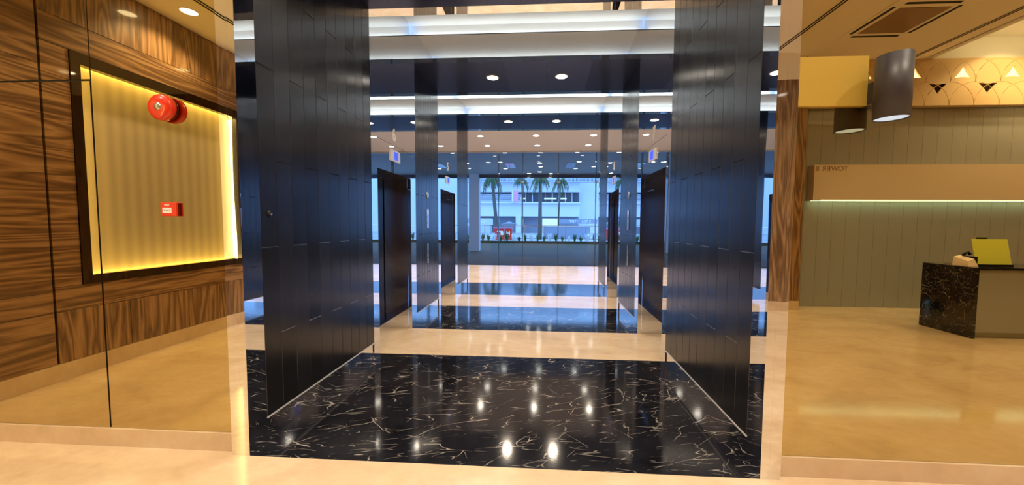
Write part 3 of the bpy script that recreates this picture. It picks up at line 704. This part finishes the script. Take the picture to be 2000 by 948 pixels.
# shrubs in the planter
tag(MB().box(-16, 16, 27.6, 28.2, 0, .18).build('planter', 'pave'), 'long low grey planter along the terrace edge', 'planter')
rs = random.Random(3)
for k in range(34):
    xx = -6.8 + k * .48 + rs.uniform(-.03, .03); hgt = rs.uniform(.4, .75); m = MB()
    for q in range(26):
        a = rs.uniform(0, 2 * pi); lean = rs.uniform(.1, .42); L = hgt * rs.uniform(.6, 1.1); wv = .05
        d = Vector((cos(a) * lean, sin(a) * lean * .6, 1)).normalized(); b0 = Vector((xx + rs.uniform(-.05, .05), 27.9 + rs.uniform(-.05, .05), .18))
        sdv = Vector((-sin(a), cos(a), 0)) * wv
        p1 = b0 + d * L * .5; p2 = b0 + d * L - Vector((0, 0, .12 * lean))
        m.add([b0 - sdv * .4, b0 + sdv * .4, p1 + sdv, p1 - sdv, p2, p1 + Vector((0, 0, .012))], [(0, 1, 2, 3), (3, 2, 4), (3, 5, 2)])
    o = m.build('shrub', 'leaf2' if k % 3 else 'text_white', None, (xx, 27.9, .18))
    tag(o, 'small leafy plant in the planter at the terrace edge' if k % 3 else 'pale flowering plant in the planter at the terrace edge', 'plant', 'plants along the terrace edge')
# palms
def palm(x, yb, base_x, zt, label, n=22, tr=.21):
    t = thing('palm_tree', (base_x, yb, 0), label, 'palm tree', 'palms in the street')
    pts = [(base_x + (x - base_x) * (k / 8) ** 1.0, yb, zt * k / 8) for k in range(9)]
    MB().tube(pts, [tr * (1 - .04 * k) for k in range(9)], 12).build('trunk', 'trunk', t)
    m = MB(); r = random.Random(int(x * 10) + 5)
    for k in range(n):
        a = 2 * pi * k / n + r.uniform(-.1, .1); e = r.uniform(-.2, 1.0); L = r.uniform(1.0, 1.45); pr = None
        for s in range(9):
            u = s / 8; hx = L * (u - .25 * u * u) * cos(e * .6); p = Vector((x + cos(a) * hx, yb + sin(a) * hx, zt + L * (sin(e) * u - 1.15 * u * u)))
            if pr is not None:
                d = (p - pr).normalized(); sd = Vector((-sin(a), cos(a), 0))
                for sgn in (-1, 1):
                    tip = p + sd * sgn * .26 * (1 - .5 * u) + Vector((0, 0, -.38)) + d * .1
                    m.add([pr, p, tip], [(0, 1, 2)])
                    tip2 = pr + d * .05 + sd * sgn * .22 * (1 - .5 * u) + Vector((0, 0, -.42)); m.add([pr, pr + d * .06, tip2], [(0, 1, 2)])
            pr = p
    m.build('fronds', 'leaf', t)
palm(-5.5, 37, -4.9, 6.3, 'palm tree with leaning trunk beside the red kiosk')
palm(-.5, 35.5, -.5, 6.2, 'palm tree with straight trunk in the middle of the view')
palm(-2.75, 42, -2.64, 6.7, 'farther palm tree hanging before the pink banner', 16, .08)
palm(1.65, 40, 1.43, 6.4, 'farther palm tree right of the middle trunk', 16, .08)
# opposite building
t = thing('shopping_building', (0, 60, 0), 'pale shopping building across the street with dark window band', 'building')
XE = 5.7
def bx(x0, x1, y0, y1, z0, z1, name, mat): return MB().box(x0, x1, y0, y1, z0, z1).build(name, mat, t)
bx(-45, XE, 60, 70, 6.85, 14, 'upper_wall', 'facade'); bx(-45, XE, 61.5, 70, 5.1, 6.85, 'window_band', 'shade')
bx(-45, XE + .1, 59.4, 61.5, 4.9, 5.12, 'ledge', 'facade'); bx(-45, XE, 60, 70, 2.75, 4.9, 'spandrel', 'facade')
bx(-45, XE, 62, 70, -.02, 2.75, 'ground_storey', 'greyblue'); bx(XE, 45, 62.5, 70, -.02, 14, 'tall_wall', 'facade')  # ground storey given a darker colour to stand in for shade
bx(-4.9, -4.0, 59.9, 60.6, -.02, 2.75, 'column', 'facade')
bx(-45, -3.9, 61.2, 61.4, 5.75, 5.87, 'louvre', 'facade2'); bx(-45, -3.9, 61.2, 61.4, 6.45, 6.6, 'louvre', 'facade')
bx(-45, -3.9, 61.35, 61.42, 5.15, 5.7, 'louvre', 'facade2'); bx(-45, -3.9, 61.35, 61.42, 5.95, 6.4, 'louvre', 'facade2')
rs = random.Random(5)
for k in range(16): xx = -3.4 + k * .56; bx(xx, xx + rs.uniform(.06, .22), 61.3, 61.45, 5.12, 6.85, 'mullion', 'shade' if k % 2 else 'facade2')
for x0, x1 in ((-4.2, -3.4), (-.2, 1.9), (2.3, 3.6)): bx(x0, x1, 61.2, 61.28, 5.7, 5.95, 'lit_sign', 'brightsign')
bx(-11.9, -9, 60.2, 60.5, -.02, 2.4, 'shopfront', 'facade2')
bx(-45, 10, 58.6, 60, 8.35, 8.4, 'sunshade_beam', 'facade')
o = MB()
for k in range(120): xx = -14 + k * .2; o.box(xx, xx + .1, 58.6, 60, 8.4, 9.0)
o.build('sunshade_slats', 'facade2', t)
tag(MB().box(-5.2, -4.45, 58.6, 58.9, 5.15, 6.95).build('banner', 'pink'), 'pink upright banner on the building ledge behind the palm fronds', 'banner')
tag(MB().box(-5.45, -5.2, 58.5, 58.8, 5.15, 6.95).build('banner', 'facade'), 'white upright banner beside the pink one on the ledge', 'banner')
t = thing('hoarding', (2.2, 38, 0), 'large blank grey hoarding in the street right of the middle palm', 'hoarding')
MB().box(-.15, 4.75, 38, 38.2, 0, 1.22).build('board', 'greyblue', t); MB().box(-.2, 4.8, 37.95, 38.25, 1.22, 1.32).build('cap', 'facade', t)
t = thing('shop_sign', (3.2, 50, 2.2), 'grey shop sign band with white letters above the hoarding', 'sign')
MB().box(1.9, 7.2, 50, 50.2, 1.6, 2.2).build('sign_board', 'greyblue', t)
for px in (2.2, 6.9): MB().box(px - .05, px + .05, 50.05, 50.15, -.02, 1.6).build('post', 'greyblue', t)
for k, xx in enumerate((3.5, 3.85, 4.3, 5.2, 5.5, 5.8, 6.2)): text('sign_letter', 'TNMLOTE'[k], .42, (xx, 49.98, 1.9), (1, 0, 0), (0, 0, 1), 'text_white', t, .01, .01)
tag(MB().box(-.4, 1.8, 52, 52.2, 1.25, 2.3).box(-.35, -.25, 52.05, 52.15, -.02, 1.25).box(1.65, 1.75, 52.05, 52.15, -.02, 1.25).build('lit_sign', 'brightsign'), 'bright white lit shopfront strip right of the middle palm trunk', 'sign')
t = thing('shop_sign', (-9, 52, 2), 'pale sign band with white letters at left of the street view', 'sign')
MB().box(-11.5, -7.6, 52, 52.2, 1.35, 2.25).build('sign_board', 'facade2', t)
for px in (-11.2, -7.9): MB().box(px - .05, px + .05, 52.05, 52.15, -.02, 1.35).build('post', 'greyblue', t)
for k, xx in enumerate((-10.0, -9.2, -8.8)): text('sign_letter', 'TLE'[k], .5, (xx, 51.98, 1.8), (1, 0, 0), (0, 0, 1), 'text_white', t, .01, .01)
t = thing('kiosk', (-4, 34, 0), 'red street kiosk with white letters beside the leaning palm', 'kiosk')
MB().box(-4.85, -3.15, 34, 35, .0, 1.05).build('kiosk_body', 'red', t); MB().box(-4.9, -3.1, 33.9, 35.1, 1.05, 1.12).build('kiosk_roof', 'pink', t)
text('kiosk_letters', 'TB', .52, (-4.25, 33.98, .6), (1, 0, 0), (0, 0, 1), 'text_white', t, .01, .015); text('kiosk_letters', 'H', .5, (-3.5, 33.98, .6), (1, 0, 0), (0, 0, 1), 'text_white', t, .01, .015)
tag(MB().lathe((-3.6, 36, 0), (0, 0, 1), [(.03, 0), (.03, 1.5), (.9, 1.45), (.0, 1.75)], 12).build('parasol', 'greyblue'), 'grey street parasol behind the red kiosk', 'parasol')
